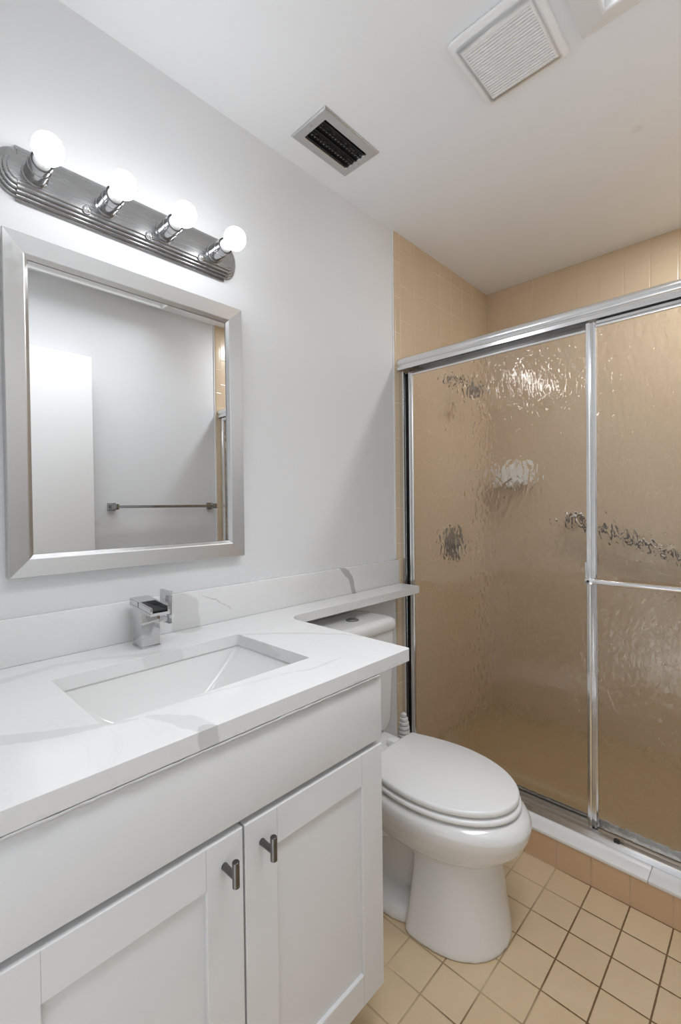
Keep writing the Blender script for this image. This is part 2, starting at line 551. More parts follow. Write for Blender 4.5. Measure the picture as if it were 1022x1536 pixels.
# shower pan and curb
struct(boxo('floor_shower', (0.0, ROOM_X, 1.765, Y_BACK, -0.06, 0.035), M['pan']))
curb = struct(boxo('shower_curb', (0.0, ROOM_X, CURB_Y, 1.770, -0.06, CURB_Z - 0.012), M['tile_curb']))
bm = bmesh.new()
for a, b in ((0.0, 0.9730), (0.9737, ROOM_X)):
    box(bm, a, b, CURB_Y - 0.003, 1.775, CURB_Z - 0.012, CURB_Z, bevel=0.003)
finish('curb_sill', bm, M['sill'], curb)
# open door leaf, flat along the right wall
door = struct(boxo('door_1', (1.438, 1.473, -0.035, 0.868, 0.012, 2.030), M['trim_white'], bevel=0.002))
bm = bmesh.new()
lathe(bm, (1.438, 0.80, 0.93), (-1, 0, 0), [(0, .032), (.006, .032), (.010, .014), (.030, .012), (.036, .024), (.050, .028), (.060, .022), (.064, .0)])
finish('door_knob', bm, M['chrome_soft'], door)

# ------------------------------------------------------------------ vanity cabinet
XF = 0.595                    # front of doors and apron, nearly flush with the counter
XB = XF - 0.019
YR = 0.8145
cab = thing('vanity_cabinet', 'white shaker vanity cabinet with two doors under the quartz counter', 'cabinet', (0.30, 0.42, 0.0))
bm = bmesh.new()
box(bm, 0.004, XB - .001, -0.055, YR - .0005, 0.112, 0.60)
box(bm, XB - 0.020, XB - .001, -0.055, YR - .0005, 0.60, COUNTER - SLAB)
box(bm, 0.004, XB - 0.020, YR - .0185, YR - .0005, 0.60, COUNTER - SLAB)
box(bm, 0.004, XB - 0.020, -0.055, -0.037, 0.60, COUNTER - SLAB)
finish('carcass', bm, M['cabinet'], cab)
boxo('toe_kick', (0.004, 0.515, -0.055, YR - .012, 0.0, 0.112), M['cabinet'], cab)
boxo('apron_panel', (XB, XF, -0.055, YR, 0.6857, COUNTER - SLAB - 0.0005), M['cabinet'], cab, bevel=0.0012)
def shaker(y0, y1, z0, z1, pull_y):
    st = 0.0693
    bm = bmesh.new()
    # flat frame with a small step down to the sunk panel
    prof = [(0.0, XB), (0.0, XF - 0.0012), (0.0012, XF), (st - 0.0015, XF), (st, XF - 0.0015), (st, XB)]
    mitred_frame(bm, (y0, y1, z0, z1), prof, 'X')
    box(bm, XB + .002, XF - 0.0075, y0 + st - 0.002, y1 - st + 0.002, z0 + st - 0.002, z1 - st + 0.002)
    d = finish('door', bm, M['cabinet'], cab, angle=20)
    for yy in (y0 + st, y1 - st):
        for za, zb in ((z0 + 0.001, z0 + st), (z1 - st, z1 - 0.001)):
            boxo('joint_line', (XF - 0.0002, XF + 0.00012, yy - 0.0004, yy + 0.0004, za, zb), M['slot'], d)
    bm = bmesh.new()
    lathe(bm, (XF - 0.001, pull_y, 0.6270), (1, 0, 0), [(0, .0060), (.012, .0055), (.034, .0055)], 20)
    lathe(bm, (XF + 0.034, pull_y, 0.6110), (0, 0, 1), [(0, .0050), (.001, .0060), (.041, .0060), (.042, .0050)], 20)
    finish('handle', bm, M['chrome_dark'], d)
    return d
shaker(0.0732, 0.4381, 0.1160, 0.6728, 0.4017)
shaker(0.4424, YR, 0.1160, 0.6728, 0.4772)
boxo('filler_strip', (XB, XF - 0.001, -0.055, 0.0705, 0.1160, 0.6728), M['cabinet'], cab)

# ------------------------------------------------------------------ countertop, backsplash
top = thing('countertop', 'white quartz counter with grey veins and narrow shelf over the toilet tank', 'countertop', (0.30, 0.45, COUNTER))
XC, YE, XS, YS = 0.601, 0.9226, 0.1285, 1.6625
def arc(cx, cyy, r, a0, a1, n=8):
    return [(cx + r * math.cos(math.radians(a0 + (a1 - a0) * i / n)), cyy + r * math.sin(math.radians(a0 + (a1 - a0) * i / n))) for i in range(n + 1)]
R = 0.055
outer = [(0.002, Y_FRONT + 0.002), (XC, Y_FRONT + 0.002)]
outer += arc(XC - 0.008, YE - 0.008, 0.008, 0, 90, 4)
outer += arc(XS + R, YE + R, R, 270, 180, 12)
outer += arc(XS - 0.004, YS - 0.004, 0.004, 0, 90, 3)
outer += [(0.002, YS)]
BX0, BX1, BY0, BY1 = 0.1745, 0.4690, 0.2620, 0.7110
bm = bmesh.new()
plate(bm, outer, [list(reversed(rrect(BX0, BX1, BY0, BY1, 0.006, 3)))], 'Z', COUNTER - SLAB, COUNTER)
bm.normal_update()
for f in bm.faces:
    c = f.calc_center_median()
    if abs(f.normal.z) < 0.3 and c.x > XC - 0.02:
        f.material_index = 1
slab = finish('slab', bm, [M['quartz'], M['quartz_shaded']], top)
mod_bevel(slab, 0.0016)
boxo('backsplash', (0.001, 0.021, Y_FRONT + 0.002, 1.6625, COUNTER + 0.0003, 0.9727), M['quartz'], top, bevel=0.0018)

# uneven caulk bead in the corner under the front edge
bm = bmesh.new()
rnd = random.Random(3)
pts, rad = [], []
yy = Y_FRONT + .004
while yy < 0.808:
    pts.append((0.5990 + rnd.uniform(-.0004, .0010), yy, COUNTER - SLAB - .0036 + rnd.uniform(-.0012, .0002)))
    rad.append(.0024 + rnd.uniform(-.0006, .0009))
    yy += rnd.uniform(.006, .020)
tube(bm, pts, rad, 8)
finish('caulk_bead', bm, M['caulk'], cab, angle=80)

# undermount basin
bas = thing('sink_basin', 'white rectangular undermount sink basin with sloping end walls', 'sink', (0.32, 0.487, COUNTER - SLAB - 0.14))
zt = COUNTER - SLAB
def rr3(x0, x1, y0, y1, r, z):
    return [(p[0], p[1], z) for p in rrect(x0, x1, y0, y1, r, 6)]
bm = bmesh.new()
e = 0.004
rings = [rr3(BX0 - .022, BX1 + .022, BY0 - .022, BY1 + .022, .02, zt - .016),
         rr3(BX0 - .022, BX1 + .022, BY0 - .022, BY1 + .022, .02, zt - .001),
         rr3(BX0 - e, BX1 + e, BY0 - e, BY1 + e, .012, zt - .001),
         rr3(BX0 - e + .002, BX1 + e - .003, BY0 + .003, BY1 - .003, .014, zt - .012),
         rr3(BX0 + .008, BX1 - .022, BY0 + .055, BY1 - .055, .020, zt - .060),
         rr3(BX0 + .022, BX1 - .045, BY0 + .110, BY1 - .110, .026, zt - .105),
         rr3(BX0 + .040, BX1 - .065, BY0 + .140, BY1 - .140, .030, zt - .122),
         rr3(BX0 + .085, BX1 - .115, BY0 + .185, BY1 - .185, .030, zt - .128)]
outside = [rr3(BX0 + .085, BX1 - .115, BY0 + .185, BY1 - .185, .030, zt - .142),
           rr3(BX0 + .030, BX1 - .055, BY0 + .120, BY1 - .120, .030, zt - .136),
           rr3(BX0 - .004, BX1 - .010, BY0 + .045, BY1 - .045, .024, zt - .070)]
vr = ring_loft(bm, rings + outside, False, False)
n = len(vr[0])
for i in range(n):
    j = (i + 1) % n
    bm.faces.new((vr[-1][i], vr[-1][j], vr[0][j], vr[0][i]))
# close the bottom above and below round the drain
bm.faces.new(vr[len(rings) - 1])
basin = finish('bowl', bm, M['porcelain'], bas, angle=50)
bm = bmesh.new()
lathe(bm, (0.3065, 0.4865, zt - .1279), (0, 0, 1), [(0, .024), (.002, .024), (.004, .020), (.003, .012), (.007, .011), (.008, .0)], 28)
finish('drain', bm, M['chrome'], bas)

# ------------------------------------------------------------------ faucet
fau = thing('faucet', 'square chrome waterfall faucet standing behind the basin', 'faucet', (0.087, 0.497, COUNTER))
FX0, FX1, FY0, FY1 = 0.0615, 0.1125, 0.4735, 0.5205
bm = bmesh.new()
box(bm, FX0 - .0015, FX1 + .0015, FY0 - .0015, FY1 + .0015, COUNTER + .0002, COUNTER + .004, bevel=0.0008)
box(bm, FX0, FX1, FY0, FY1, COUNTER + .004, 0.966, bevel=0.0015)
finish('body', bm, M['faucet'], fau)
bm = bmesh.new()
# spout: floor, two side walls and back deck, open trough that spills to the front, tilted a little forward
def spout_piece(x0, x1, y0, y1, h0, h1, sl=0.085):
    vs = []
    for x, y, h in ((x0, y0, h0), (x1, y0, h0), (x1, y1, h0), (x0, y1, h0), (x0, y0, h1), (x1, y0, h1), (x1, y1, h1), (x0, y1, h1)):
        vs.append(bm.verts.new((x, y, 0.966 + h - sl * (x - 0.05))))
    fs = [bm.faces.new([vs[i] for i in q]) for q in ((0, 3, 2, 1), (4, 5, 6, 7), (0, 1, 5, 4), (1, 2, 6, 5), (2, 3, 7, 6), (3, 0, 4, 7))]
    bmesh.ops.bevel(bm, geom=list({e for f in fs for e in f.edges}), offset=0.0008, segments=2, affect='EDGES')
SY0, SY1 = FY0 - 0.001, FY1 + 0.001
spout_piece(0.045, 0.168, SY0, SY1, 0.000, 0.007)
spout_piece(0.045, 0.100, SY0, SY1, 0.0065, 0.020)
spout_piece(0.095, 0.168, SY0, SY0 + .006, 0.0065, 0.020)
spout_piece(0.095, 0.168, SY1 - .006, SY1, 0.0065, 0.020)
finish('spout', bm, M['faucet'], fau)
boxo('spout_channel', (0.1005, 0.165, SY0 + .0065, SY1 - .0065, 0.9655, 0.9690), M['black'], fau)
bm = bmesh.new()
box(bm, 0.072, 0.112, FY1, FY1 + 0.022, 0.925, 0.955, bevel=0.001)
bmm = bmesh.new()
finish('handle_hub', bm, M['faucet'], fau)
bm = bmesh.new()
vs = [(0.064, FY1 + .022), (0.118, FY1 + .022), (0.118, FY1 + .030), (0.064, FY1 + .030)]
ring_loft(bm, [[(x, y, 0.918) for x, y in vs], [(x - .004 + .004, y, 0.940) for x, y in vs], [(x - .004, y + .003, 0.985) for x, y in vs], [(x - .008, y + .006, 1.000) for x, y in vs]])
bmesh.ops.bevel(bm, geom=list(bm.edges), offset=0.0008, segments=2, affect='EDGES')
finish('handle', bm, M['faucet'], fau)
bmm.free()

# ------------------------------------------------------------------ wall mirror
mir = thing('wall_mirror', 'rectangular wall mirror in a wide satin silver frame', 'mirror', (0.0, 0.53, 1.063))
bm = bmesh.new()
mitred_frame(bm, (0.2215, 0.8390, 1.0630, 1.8370),
             [(0.0, 0.001), (0.0, 0.0265), (0.0015, 0.028), (0.040, 0.0215), (0.0425, 0.0205), (0.0500, 0.0135), (0.0503, 0.001)], 'X')
finish('frame', bm, M['satin_frame'], mir, angle=10)
boxo('mirror_glass', (0.004, 0.0105, 0.2722, 0.7885, 1.1135, 1.7865), M['mirror'], mir)

# ------------------------------------------------------------------ vanity light bar
lamp = thing('vanity_light', 'brushed nickel light bar with four lit globe bulbs above the mirror', 'wall lamp', (0.0, 0.515, 1.917))
LY0, LY1, LZ0, LZ1 = 0.211, 0.833, 1.9165, 2.0405
zc = 0.5 * (LZ0 + LZ1)
def bar_outline(ins):
    """straight middle with square shoulders, smaller rounded ends"""
    h = 0.5 * (LZ1 - LZ0) - ins
    hr = h - 0.008
    ya, yb = LY0 + 0.042, LY1 - 0.042
    r = []
    s = 0.004
    rx = 0.042 - ins * 0.85
    right = [(yb + rx * math.cos(math.radians(a)), zc + hr * math.sin(math.radians(a))) for a in range(-90, 91, 10)]
    left = [(ya - rx * math.cos(math.radians(a)), zc - hr * math.sin(math.radians(a))) for a in range(-90, 91, 10)]
    return [(ya, zc - h), (yb, zc - h)] + right + [(yb, zc + h), (ya, zc + h)] + left
bm = bmesh.new()
x = 0.001
for ins, x0, x1 in ((0.0, 0.001, 0.007), (0.005, 0.007, 0.015), (0.011, 0.015, 0.022), (0.018, 0.022, 0.028), (0.026, 0.028, 0.031)):
    ring_loft(bm, [[(xx, p[0], p[1]) for p in bar_outline(i2)] for xx, i2 in ((x0, ins), (x1 - .0015, ins), (x1, ins + .002))])
bp = finish('backplate', bm, M['nickel'], lamp, angle=25)
for i in range(4):
    yb = 0.2855 + 0.1528 * i
    zb = 1.9745
    bm = bmesh.new()
    lathe(bm, (0.030, yb, zb), (1, 0, 0), [(0, .0265), (.004, .0265), (.006, .0235), (.030, .0225), (.032, .0240), (.040, .0240), (.042, .0225), (.060, .0225), (.061, .0210), (.056, .0200)], 36)
    sk = finish('socket', bm, M['socket'], lamp)
    bm = bmesh.new()
    lathe(bm, (0.086, yb, zb), (1, 0, 0), [(0, .017), (.004, .0175), (.022, .0170), (.0285, .0155)], 28)
    finish('bulb_collar', bm, M['neck'], sk)
    bm = bmesh.new()
    lathe(bm, (0.0865, yb, zb), (1, 0, 0), [(0, .0203), (.0030, .0200), (.0030, .0178), (0, .0178)], 28, False, False)
    finish('socket_gasket', bm, M['black'], sk)
    bm = bmesh.new()
    r = 0.0305
    cx = 0.141
    prof = []
    a0 = math.asin(0.0155 / r)
    for q in range(25):
        a = math.pi - a0 - (math.pi - a0) * q / 24
        prof.append((cx - 0.1108 + r * math.cos(a), r * math.sin(a)))
    lathe(bm, (0.1108, yb, zb), (1, 0, 0), prof, 36)
    finish('light_bulb', bm, M['bulb'], lamp, angle=80)
    # small bright mounting nut between the sockets
    if i:
        bm = bmesh.new()
        lathe(bm, (0.030, yb - 0.045, zb - 0.028), (1, 0, 0), [(0, .010), (.004, .0095), (.008, .006), (.010, .0)], 20)
        finish('cap_nut', bm, M['chrome'], lamp)

# ------------------------------------------------------------------ toilet
CY = 1.203
toi = thing('toilet', 'white elongated toilet between the vanity and the shower', 'toilet', (0.40, CY, 0.0))
def egg(xb, xf, hw, z, xm=None, nb=2.6, nf=2.0, n=56, cyy=CY):
    """outline: widest at xm; superellipse behind, ellipse in front"""
    xm = xm if xm is not None else xb + 0.45 * (xf - xb)
    out = []
    for i in range(n):
        a = 2 * math.pi * i / n
        c, s = math.cos(a), math.sin(a)
        p = nf if c >= 0 else nb
        ax = (xf - xm) if c >= 0 else (xm - xb)
        out.append((xm + ax * math.copysign(abs(c) ** (2 / p), c), cyy + hw * math.copysign(abs(s) ** (2 / p), s), z))
    return out
bm = bmesh.new()
# bowl
ring_loft(bm, [egg(.330, .600, .085, .195, .46), egg(.300, .660, .115, .215, .47), egg(.275, .718, .145, .245, .48), egg(.258, .755, .166, .282, .49),
               egg(.248, .772, .178, .318, .50), egg(.245, .776, .181, .342, .50), egg(.248, .768, .178, .358, .50), egg(.262, .748, .165, .3700, .50)])
# front column of the pedestal, wider at the floor
ring_loft(bm, [egg(.470, .716, .155, .000, .53, 7, 2.1), egg(.470, .716, .156, .010, .53, 7, 2.1), egg(.474, .710, .148, .050, .53, 7, 2.1), egg(.480, .701, .140, .110, .53, 7, 2.1),
               egg(.484, .694, .130, .180, .53, 7, 2.1), egg(.482, .690, .124, .230, .53, 7, 2.1), egg(.476, .690, .122, .262, .53, 7, 2.1)])
# foot behind the column
ring_loft(bm, [egg(.150, .50, .150, .000, .34, 4, 4), egg(.150, .50, .150, .018, .34, 4, 4), egg(.155, .50, .140, .036, .34, 4, 4), egg(.165, .49, .085, .052, .34, 4, 4)])
# rear body and trapway
ring_loft(bm, [egg(.130, .47, .075, .020, .30, 4, 4), egg(.120, .47, .078, .14, .30, 4, 4), egg(.100, .47, .085, .25, .28, 4, 4), egg(.085, .47, .105, .33, .26, 4, 4)])
# trapway bulge on each side
for s in (-1, 1):
    tube(bm, [(.44, CY + s * .070, .255), (.36, CY + s * .080, .235), (.27, CY + s * .082, .175), (.215, CY + s * .075, .10), (.215, CY + s * .07, .03)], [.05, .05, .045, .042, .04], 16)
    # side skirt under the rim
    tube(bm, [(.47, CY + s * .105, .262), (.38, CY + s * .108, .268), (.29, CY + s * .105, .292), (.23, CY + s * .10, .325)], [.036, .038, .036, .03], 16)
# deck that carries the tank
ring_loft(bm, [egg(.050, .36, .115, .290, .22, 5, 4), egg(.040, .37, .135, .325, .22, 5, 4), egg(.036, .37, .142, .350, .22, 5, 4), egg(.036, .37, .142, .366, .22, 5, 4), egg(.042, .36, .136, .3725, .22, 5, 4)])
bowl = finish('bowl', bm, M['porcelain'], toi, angle=180)
rm = bowl.modifiers.new('remesh', 'REMESH')
rm.mode = 'VOXEL'
rm.voxel_size = 0.0045
rm.use_smooth_shade = True
sm = bowl.modifiers.new('smooth', 'SMOOTH')
sm.factor = 0.5
sm.iterations = 9
# bolt caps on the foot
for s in (-1, 1):
    bm = bmesh.new()
    lathe(bm, (.30, CY + s * .125, .030), (0, 0, 1), [(0, .015), (.010, .0148), (.018, .010), (.021, .0)], 20)
    finish('bolt_cap', bm, M['seat_plastic'], toi)
def seat_outline(ins, z, xb, xf, hw, xm, hb):
    """elongated seat: straight back edge with tight corners, sides widening to xm, elliptical front"""
    xb, xf, hw, hb = xb + ins, xf - ins, hw - ins, hb - ins
    side = []
    rc = .012
    for q in range(5):
        a = math.radians(90 * q / 4)
        side.append((xb + rc - rc * math.cos(a), hb - rc + rc * math.sin(a)))
    for q in range(1, 9):
        t = q / 8
        x = xb + rc + (xm - xb - rc) * t
        side.append((x, hb + (hw - hb) * math.sin(t * math.pi / 2)))
    for q in range(1, 15):
        a = math.radians(90 - 90 * q / 15)
        side.append((xm + (xf - xm) * math.cos(a), hw * math.sin(a)))
    return [(x, CY + y, z) for x, y in side] + [(xf, CY, z)] + [(x, CY - y, z) for x, y in reversed(side)]
def pad(name, z0, z1, xb, xf, hw, xm, hb):
    bm = bmesh.new()
    t = z1 - z0
    ring_loft(bm, [seat_outline(i, z, xb, xf, hw, xm, hb) for i, z in ((.004, z0), (.0, z0 + t * .25), (.0, z1 - t * .35), (.002, z1 - t * .12), (.006, z1))])
    return finish(name, bm, M['seat_plastic'], toi, angle=50)
pad('seat', .3760, .3905, .300, .748, .172, .50, .138)
pad('lid', .3960, .4140, .308, .742, .168, .50, .136)
for s in (-1, 1):
    boxo('seat_hinge', (.255, .315, CY + s * .075 - .018, CY + s * .075 + .018, .372, .3965), M['seat_plastic'], toi, bevel=.005)
# tank
def tank_ring(x0, x1, hw, z, r=.03):
    return [(p[0], p[1], z) for p in rrect(x0, x1, CY - hw, CY + hw, r, 6)]
TC = CY + 0.008
bm = bmesh.new()
ring_loft(bm, [tank_ring(.045, .185, .150, .374, .035), tank_ring(.030, .198, .168, .392, .035), tank_ring(.024, .203, .176, .420, .034), tank_ring(.022, .207, .180, .55, .034), tank_ring(.020, .212, .186, .752, .034)])
finish('tank', bm, M['porcelain'], toi, angle=60)
bm = bmesh.new()
ring_loft(bm, [tank_ring(.018, .214, .188, .7525, .036), tank_ring(.012, .220, .194, .758, .04), tank_ring(.012, .221, .195, .778, .042), tank_ring(.015, .218, .192, .789, .042), tank_ring(.024, .209, .183, .7955, .04), tank_ring(.040, .190, .165, .7975, .04)])
finish('tank_lid', bm, M['porcelain'], toi, angle=60)
bm = bmesh.new()
lathe(bm, (.125, 1.233, .7970), (0, 0, 1), [(0, .024), (.003, .0235), (.005, .021), (.004, .019), (.006, .0185), (.0075, .016), (.008, .0)], 32)
finish('flush_button', bm, M['fitting'], toi)

# ------------------------------------------------------------------ white brush between toilet and shower
br = thing('toilet_brush', 'white ribbed brush tip standing between the toilet and the shower jamb', 'brush', (.135, 1.53, 0.0))
bm = bmesh.new()
lathe(bm, (.135, 1.53, 0), (0, 0, 1), [(0, .045), (.006, .047), (.10, .040), (.105, .038)], 28)
finish('holder', bm, M['plastic'], br)
bm = bmesh.new()
lathe(bm, (.135, 1.53, .10), (0, 0, 1), [(0, .012), (.17, .011)], 16)
finish('stem', bm, M['plastic'], br)
bm = bmesh.new()
prof = []
N = 7
for i in range(N):
    z = .248 + .0165 * i
    R_ = [.026, .0255, .0245, .023, .0205, .017, .012][i]
    prof += [(z, R_ * .5), (z + .002, R_), (z + .0105, R_ * .97), (z + .0125, R_ * .5)]
prof += [(z + .017, .003), (z + .018, 0)]
lathe(bm, (.135, 1.53, 0), (0, 0, 1), prof, 28)
finish('ribbed_tip', bm, M['bristle'], br, angle=25)

# ------------------------------------------------------------------ ceiling: air register, exhaust fan, light box
vent = thing('air_register', 'small grey metal air register with dark louvres in the ceiling', 'vent', (.169, 1.131, CEIL))
bm = bmesh.new()
mitred_frame(bm, (.0885, .2500, 1.001, 1.2615), [(0, CEIL - .0005), (0, CEIL - .004), (.004, CEIL - .007), (.030, CEIL - .009), (.032, CEIL - .006), (.032, CEIL - .0005)], 'Z')
finish('frame', bm, M['register'], vent, angle=15)
boxo('duct_opening', (.119, .219, 1.032, 1.2310, CEIL - .0012, CEIL - .0004), M['black'], vent)
for i in range(5):
    x0 = .127 + .0205 * i
    bm = bmesh.new()
    pr = [(x0 - .008, CEIL - .0015), (x0 - .0072, CEIL - .0013), (x0 + .0056, CEIL - .0105), (x0 + .0048, CEIL - .0110)]
    extrude_profile(bm, pr, 'Y', 1.0325, 1.2300)
    finish('louvre', bm, M['dark_metal'], vent)
for x0 in (.148, .190):
    bm = bmesh.new()
    box(bm, x0 - .0075, x0 + .0055, 1.0325, 1.2300, CEIL - .0021, CEIL - .0013)
    for i in range(14):
        y0 = 1.043 + .0137 * i
        box(bm, x0 - .007, x0 + .005, y0, y0 + .0015, CEIL - .0065, CEIL - .0020)
    finish('rear_vanes', bm, M['register'], vent)
for yy in (1.016, 1.2465):
    bm = bmesh.new()
    lathe(bm, (.169, yy, CEIL - .0075), (0, 0, -1), [(0, .0038), (.0014, .0034), (.002, .0)], 14)
    finish('screw', bm, M['screw'], vent)

fan = thing('exhaust_fan', 'square white exhaust fan cover with fine slots in the ceiling', 'fan', (.73, 1.216, CEIL))
FXa, FXb, FYa, FYb = .613, .846, 1.092, 1.346
bm = bmesh.new()
zf = CEIL - .020
ring_loft(bm, [[(p[0], p[1], z) for p in rrect(FXa + i, FXb - i, FYa + i, FYb - i, r, 5)] for i, r, z in
               ((.012, .01, CEIL - .0005), (.004, .016, CEIL - .004), (.0, .018, CEIL - .011), (.002, .018, CEIL - .0165), (.010, .014, CEIL - .0195), (.020, .010, zf))], cap1=False)
gx0, gx1, gy0, gy1 = .640, .816, 1.139, 1.320
plate(bm, [(p[0], p[1]) for p in rrect(FXa + .020, FXb - .020, FYa + .020, FYb - .020, .010, 5)], [[(gx0, gy0), (gx0, gy1), (gx1, gy1), (gx1, gy0)]], 'Z', zf, zf + .003)
bmesh.ops.remove_doubles(bm, verts=bm.verts, dist=1e-5)
finish('cover', bm, M['plastic'], fan, angle=12)
boxo('slot_back', (gx0 - .004, gx1 + .004, gy0 - .004, gy1 + .004, zf + .0045, zf + .008), M['slot'], fan)
NS = 20
pt = (gy1 - gy0) / NS
for i in range(NS):
    bm = bmesh.new()
    y0 = gy0 + pt * (i + 0.20)
    box(bm, gx0 - .0003, gx1 + .0003, y0, y0 + pt * .72, zf + .0003, zf + .0042, bevel=.0006, seg=1)
    finish('slat', bm, M['plastic'], fan)

box_l = thing('ceiling_light', 'framed fluorescent light box in the ceiling beside the exhaust fan', 'ceiling light', (1.19, .70, CEIL))
bm = bmesh.new()
BL = (.880, 1.498, .060, 1.330)
mitred_frame(bm, BL, [(0, CEIL - .0005), (0, CEIL - .010), (.002, CEIL - .012), (.061, CEIL - .036), (.066, CEIL - .036), (.068, CEIL - .034), (.068, CEIL - .0005)], 'Z')
finish('frame', bm, M['trim_white'], box_l, angle=12)
bm = bmesh.new()
plate(bm, [(.9455, .1255), (1.4325, .1255), (1.4325, 1.2645), (.9455, 1.2645)], [[(.9475, .1275), (.9475, 1.2625), (1.4305, 1.2625), (1.4305, .1275)]], 'Z', CEIL - .020, CEIL + .115)
finish('housing', bm, M['trim_white'], box_l, smooth=False)
boxo('diffuser', (.948, 1.430, .128, 1.262, CEIL + .100, CEIL + .107), M['diffuser'], box_l)

# ------------------------------------------------------------------ shower door: fixed frame
XA, XB = TT, ROOM_X - TT
fr = thing('shower_door_frame', 'bright aluminium frame of the sliding shower door standing on the curb', 'door frame', (.762, 1.7090, CURB_Z))
bm = bmesh.new()
hz0, hz1 = 1.820, 1.875
pr = [(1.6740, hz0), (1.6730, hz0 + .012), (1.6760, hz0 + .018), (1.6790, hz0 + .0195)]
for i in range(11):
    a = math.radians(-75 + 150 * i / 10)
    pr.append((1.6860 - .013 * math.cos(a) * 1.0, hz0 + .0365 + .0175 * math.sin(a)))
pr += [(1.6960, hz1), (1.7290, hz1), (1.7360, hz1 - .006), (1.7360, hz0), (1.7330, hz0), (1.7330, hz1 - .012), (1.6775, hz1 - .034), (1.6775, hz0)]
extrude_profile(bm, pr, 'X', XA, XB)
finish('header', bm, M['aluminium'], fr, angle=28)
for xw, sg in ((XA, 1), (XB, -1)):
    bm = bmesh.new()
    d1, d2 = .023, .003
    pr = [(xw, 1.6910), (xw + sg * d1, 1.6910), (xw + sg * d1, 1.6940), (xw + sg * d2, 1.6940), (xw + sg * d2, 1.7310), (xw + sg * d1, 1.7310), (xw + sg * d1, 1.7340), (xw, 1.7340)]
    extrude_profile(bm, pr, 'Z', CURB_Z, hz0)
    finish('side_jamb', bm, M['aluminium_upright'], fr, angle=20)
    bm = bmesh.new()
    box(bm, *sorted((xw + sg * .0032, xw + sg * .010)), 1.6980, 1.7200, CURB_Z + .03, hz0 - .002)
    finish('bumper', bm, M['black'], fr)
bm = bmesh.new()
z = CURB_Z
pr = [(1.647, z), (1.647, z + .004), (1.650, z + .010), (1.653, z + .022), (1.656, z + .022), (1.656, z + .006), (1.680, z + .006), (1.680, z + .016), (1.683, z + .016), (1.683, z + .006),
      (1.704, z + .006), (1.704, z + .016), (1.707, z + .016), (1.707, z + .006), (1.730, z + .006), (1.730, z + .030), (1.734, z + .030), (1.736, z)]
extrude_profile(bm, pr, 'X', XA, XB)
finish('bottom_track', bm, M['aluminium'], fr, angle=20)
bm = bmesh.new()
box(bm, .868, .884, 1.651, 1.662, z + .0205, z + .030, bevel=.001)
box(bm, .872, .880, 1.653, 1.660, z + .028, z + .033, bevel=.001)
finish('door_guide', bm, M['dark_metal'], fr)

def slider(name, label, x0, x1, yc, wl, wr):
    t = thing(name, label, 'shower door', (0.5 * (x0 + x1), yc, CURB_Z + .02), 'sliding shower door panels')
    zz0, zz1 = CURB_Z + .0068, 1.840
    gb, gt = .121, 1.7965          # sight edges of the glass
    bm = bmesh.new()
    box(bm, x0 + .006, x1 - .006, yc - .0025, yc + .0025, gb - .006, gt + .006)
    for f in bm.faces:
        f.material_index = 0 if f.calc_center_median().y < yc - .002 else 1
    bm.normal_update()
    g = finish('rippled_glass', bm, [M['glass_ripple'], M['glass_plain']], t, smooth=False)
    def stile(xa, xb):
        bm = bmesh.new()
        w = xb - xa
        m_ = xa + w * .52
        pr = [(xa, yc + .006), (xa, yc - .004), (xa + .002, yc - .0075), (xa + w * .30, yc - .0095), (m_ - .002, yc - .0075), (m_, yc - .004), (m_ + .003, yc - .004),
              (m_ + .005, yc - .0065), (xb - .004, yc - .0065), (xb, yc - .003), (xb, yc + .006)]
        extrude_profile(bm, pr, 'Z', zz0, gt + .018)
        return finish('stile', bm, M['aluminium_upright'], t, angle=25)
    stile(x0, x0 + wl)
    stile(x1 - wr, x1)
    bm = bmesh.new()
    pr = [(yc - .0065, gt), (yc - .008, gt + .003), (yc - .008, gt + .007), (yc - .006, gt + .010), (yc - .004, gt + .010), (yc - .004, zz1), (yc + .004, zz1), (yc + .006, gt)]
    extrude_profile(bm, pr, 'X', x0 + wl, x1 - wr)
    finish('top_rail', bm, M['aluminium'], t, angle=25)
    bm = bmesh.new()
    pr = [(yc - .006, gb), (yc - .0075, gb - .003), (yc - .0075, zz0 + .002), (yc - .006, zz0), (yc + .006, zz0), (yc + .006, gb)]
    extrude_profile(bm, pr, 'X', x0 + wl, x1 - wr)
    finish('bottom_rail', bm, M['aluminium'], t, angle=25)
    return t
inner = slider('sliding_panel', 'left rippled glass shower door panel, behind the central stile', .040, .809, 1.7185, .026, .026)
outerp = slider('sliding_panel', 'right rippled glass shower door panel with a chrome towel rail', .7820, 1.4885, 1.6930, .032, .026)
# pull on the inner panel
bm = bmesh.new()
box(bm, .7740, .7808, 1.700, 1.714, .955, 1.016, bevel=.0015)
finish('pull_handle', bm, M['chrome_soft'], inner)
# towel rail on the outer panel
bm = bmesh.new()
tube(bm, [(.806, 1.654, .958), (1.478, 1.654, .958)], .0085, 20)
rail = finish('towel_rail', bm, M['chrome'], outerp)
for xx in (.800, 1.470):
    bm = bmesh.new()
    box(bm, xx - .011, xx + .011, 1.645, 1.6865, .948, .968, bevel=.002)
    br_ = finish('rail_bracket', bm, M['chrome'], outerp)
    bm = bmesh.new()
    lathe(bm, (xx - .002, 1.6452, .959), (0, -1, 0), [(0, .0042), (.0012, .004), (.002, .0)], 14)
    finish('bracket_screw', bm, M['black'], br_)

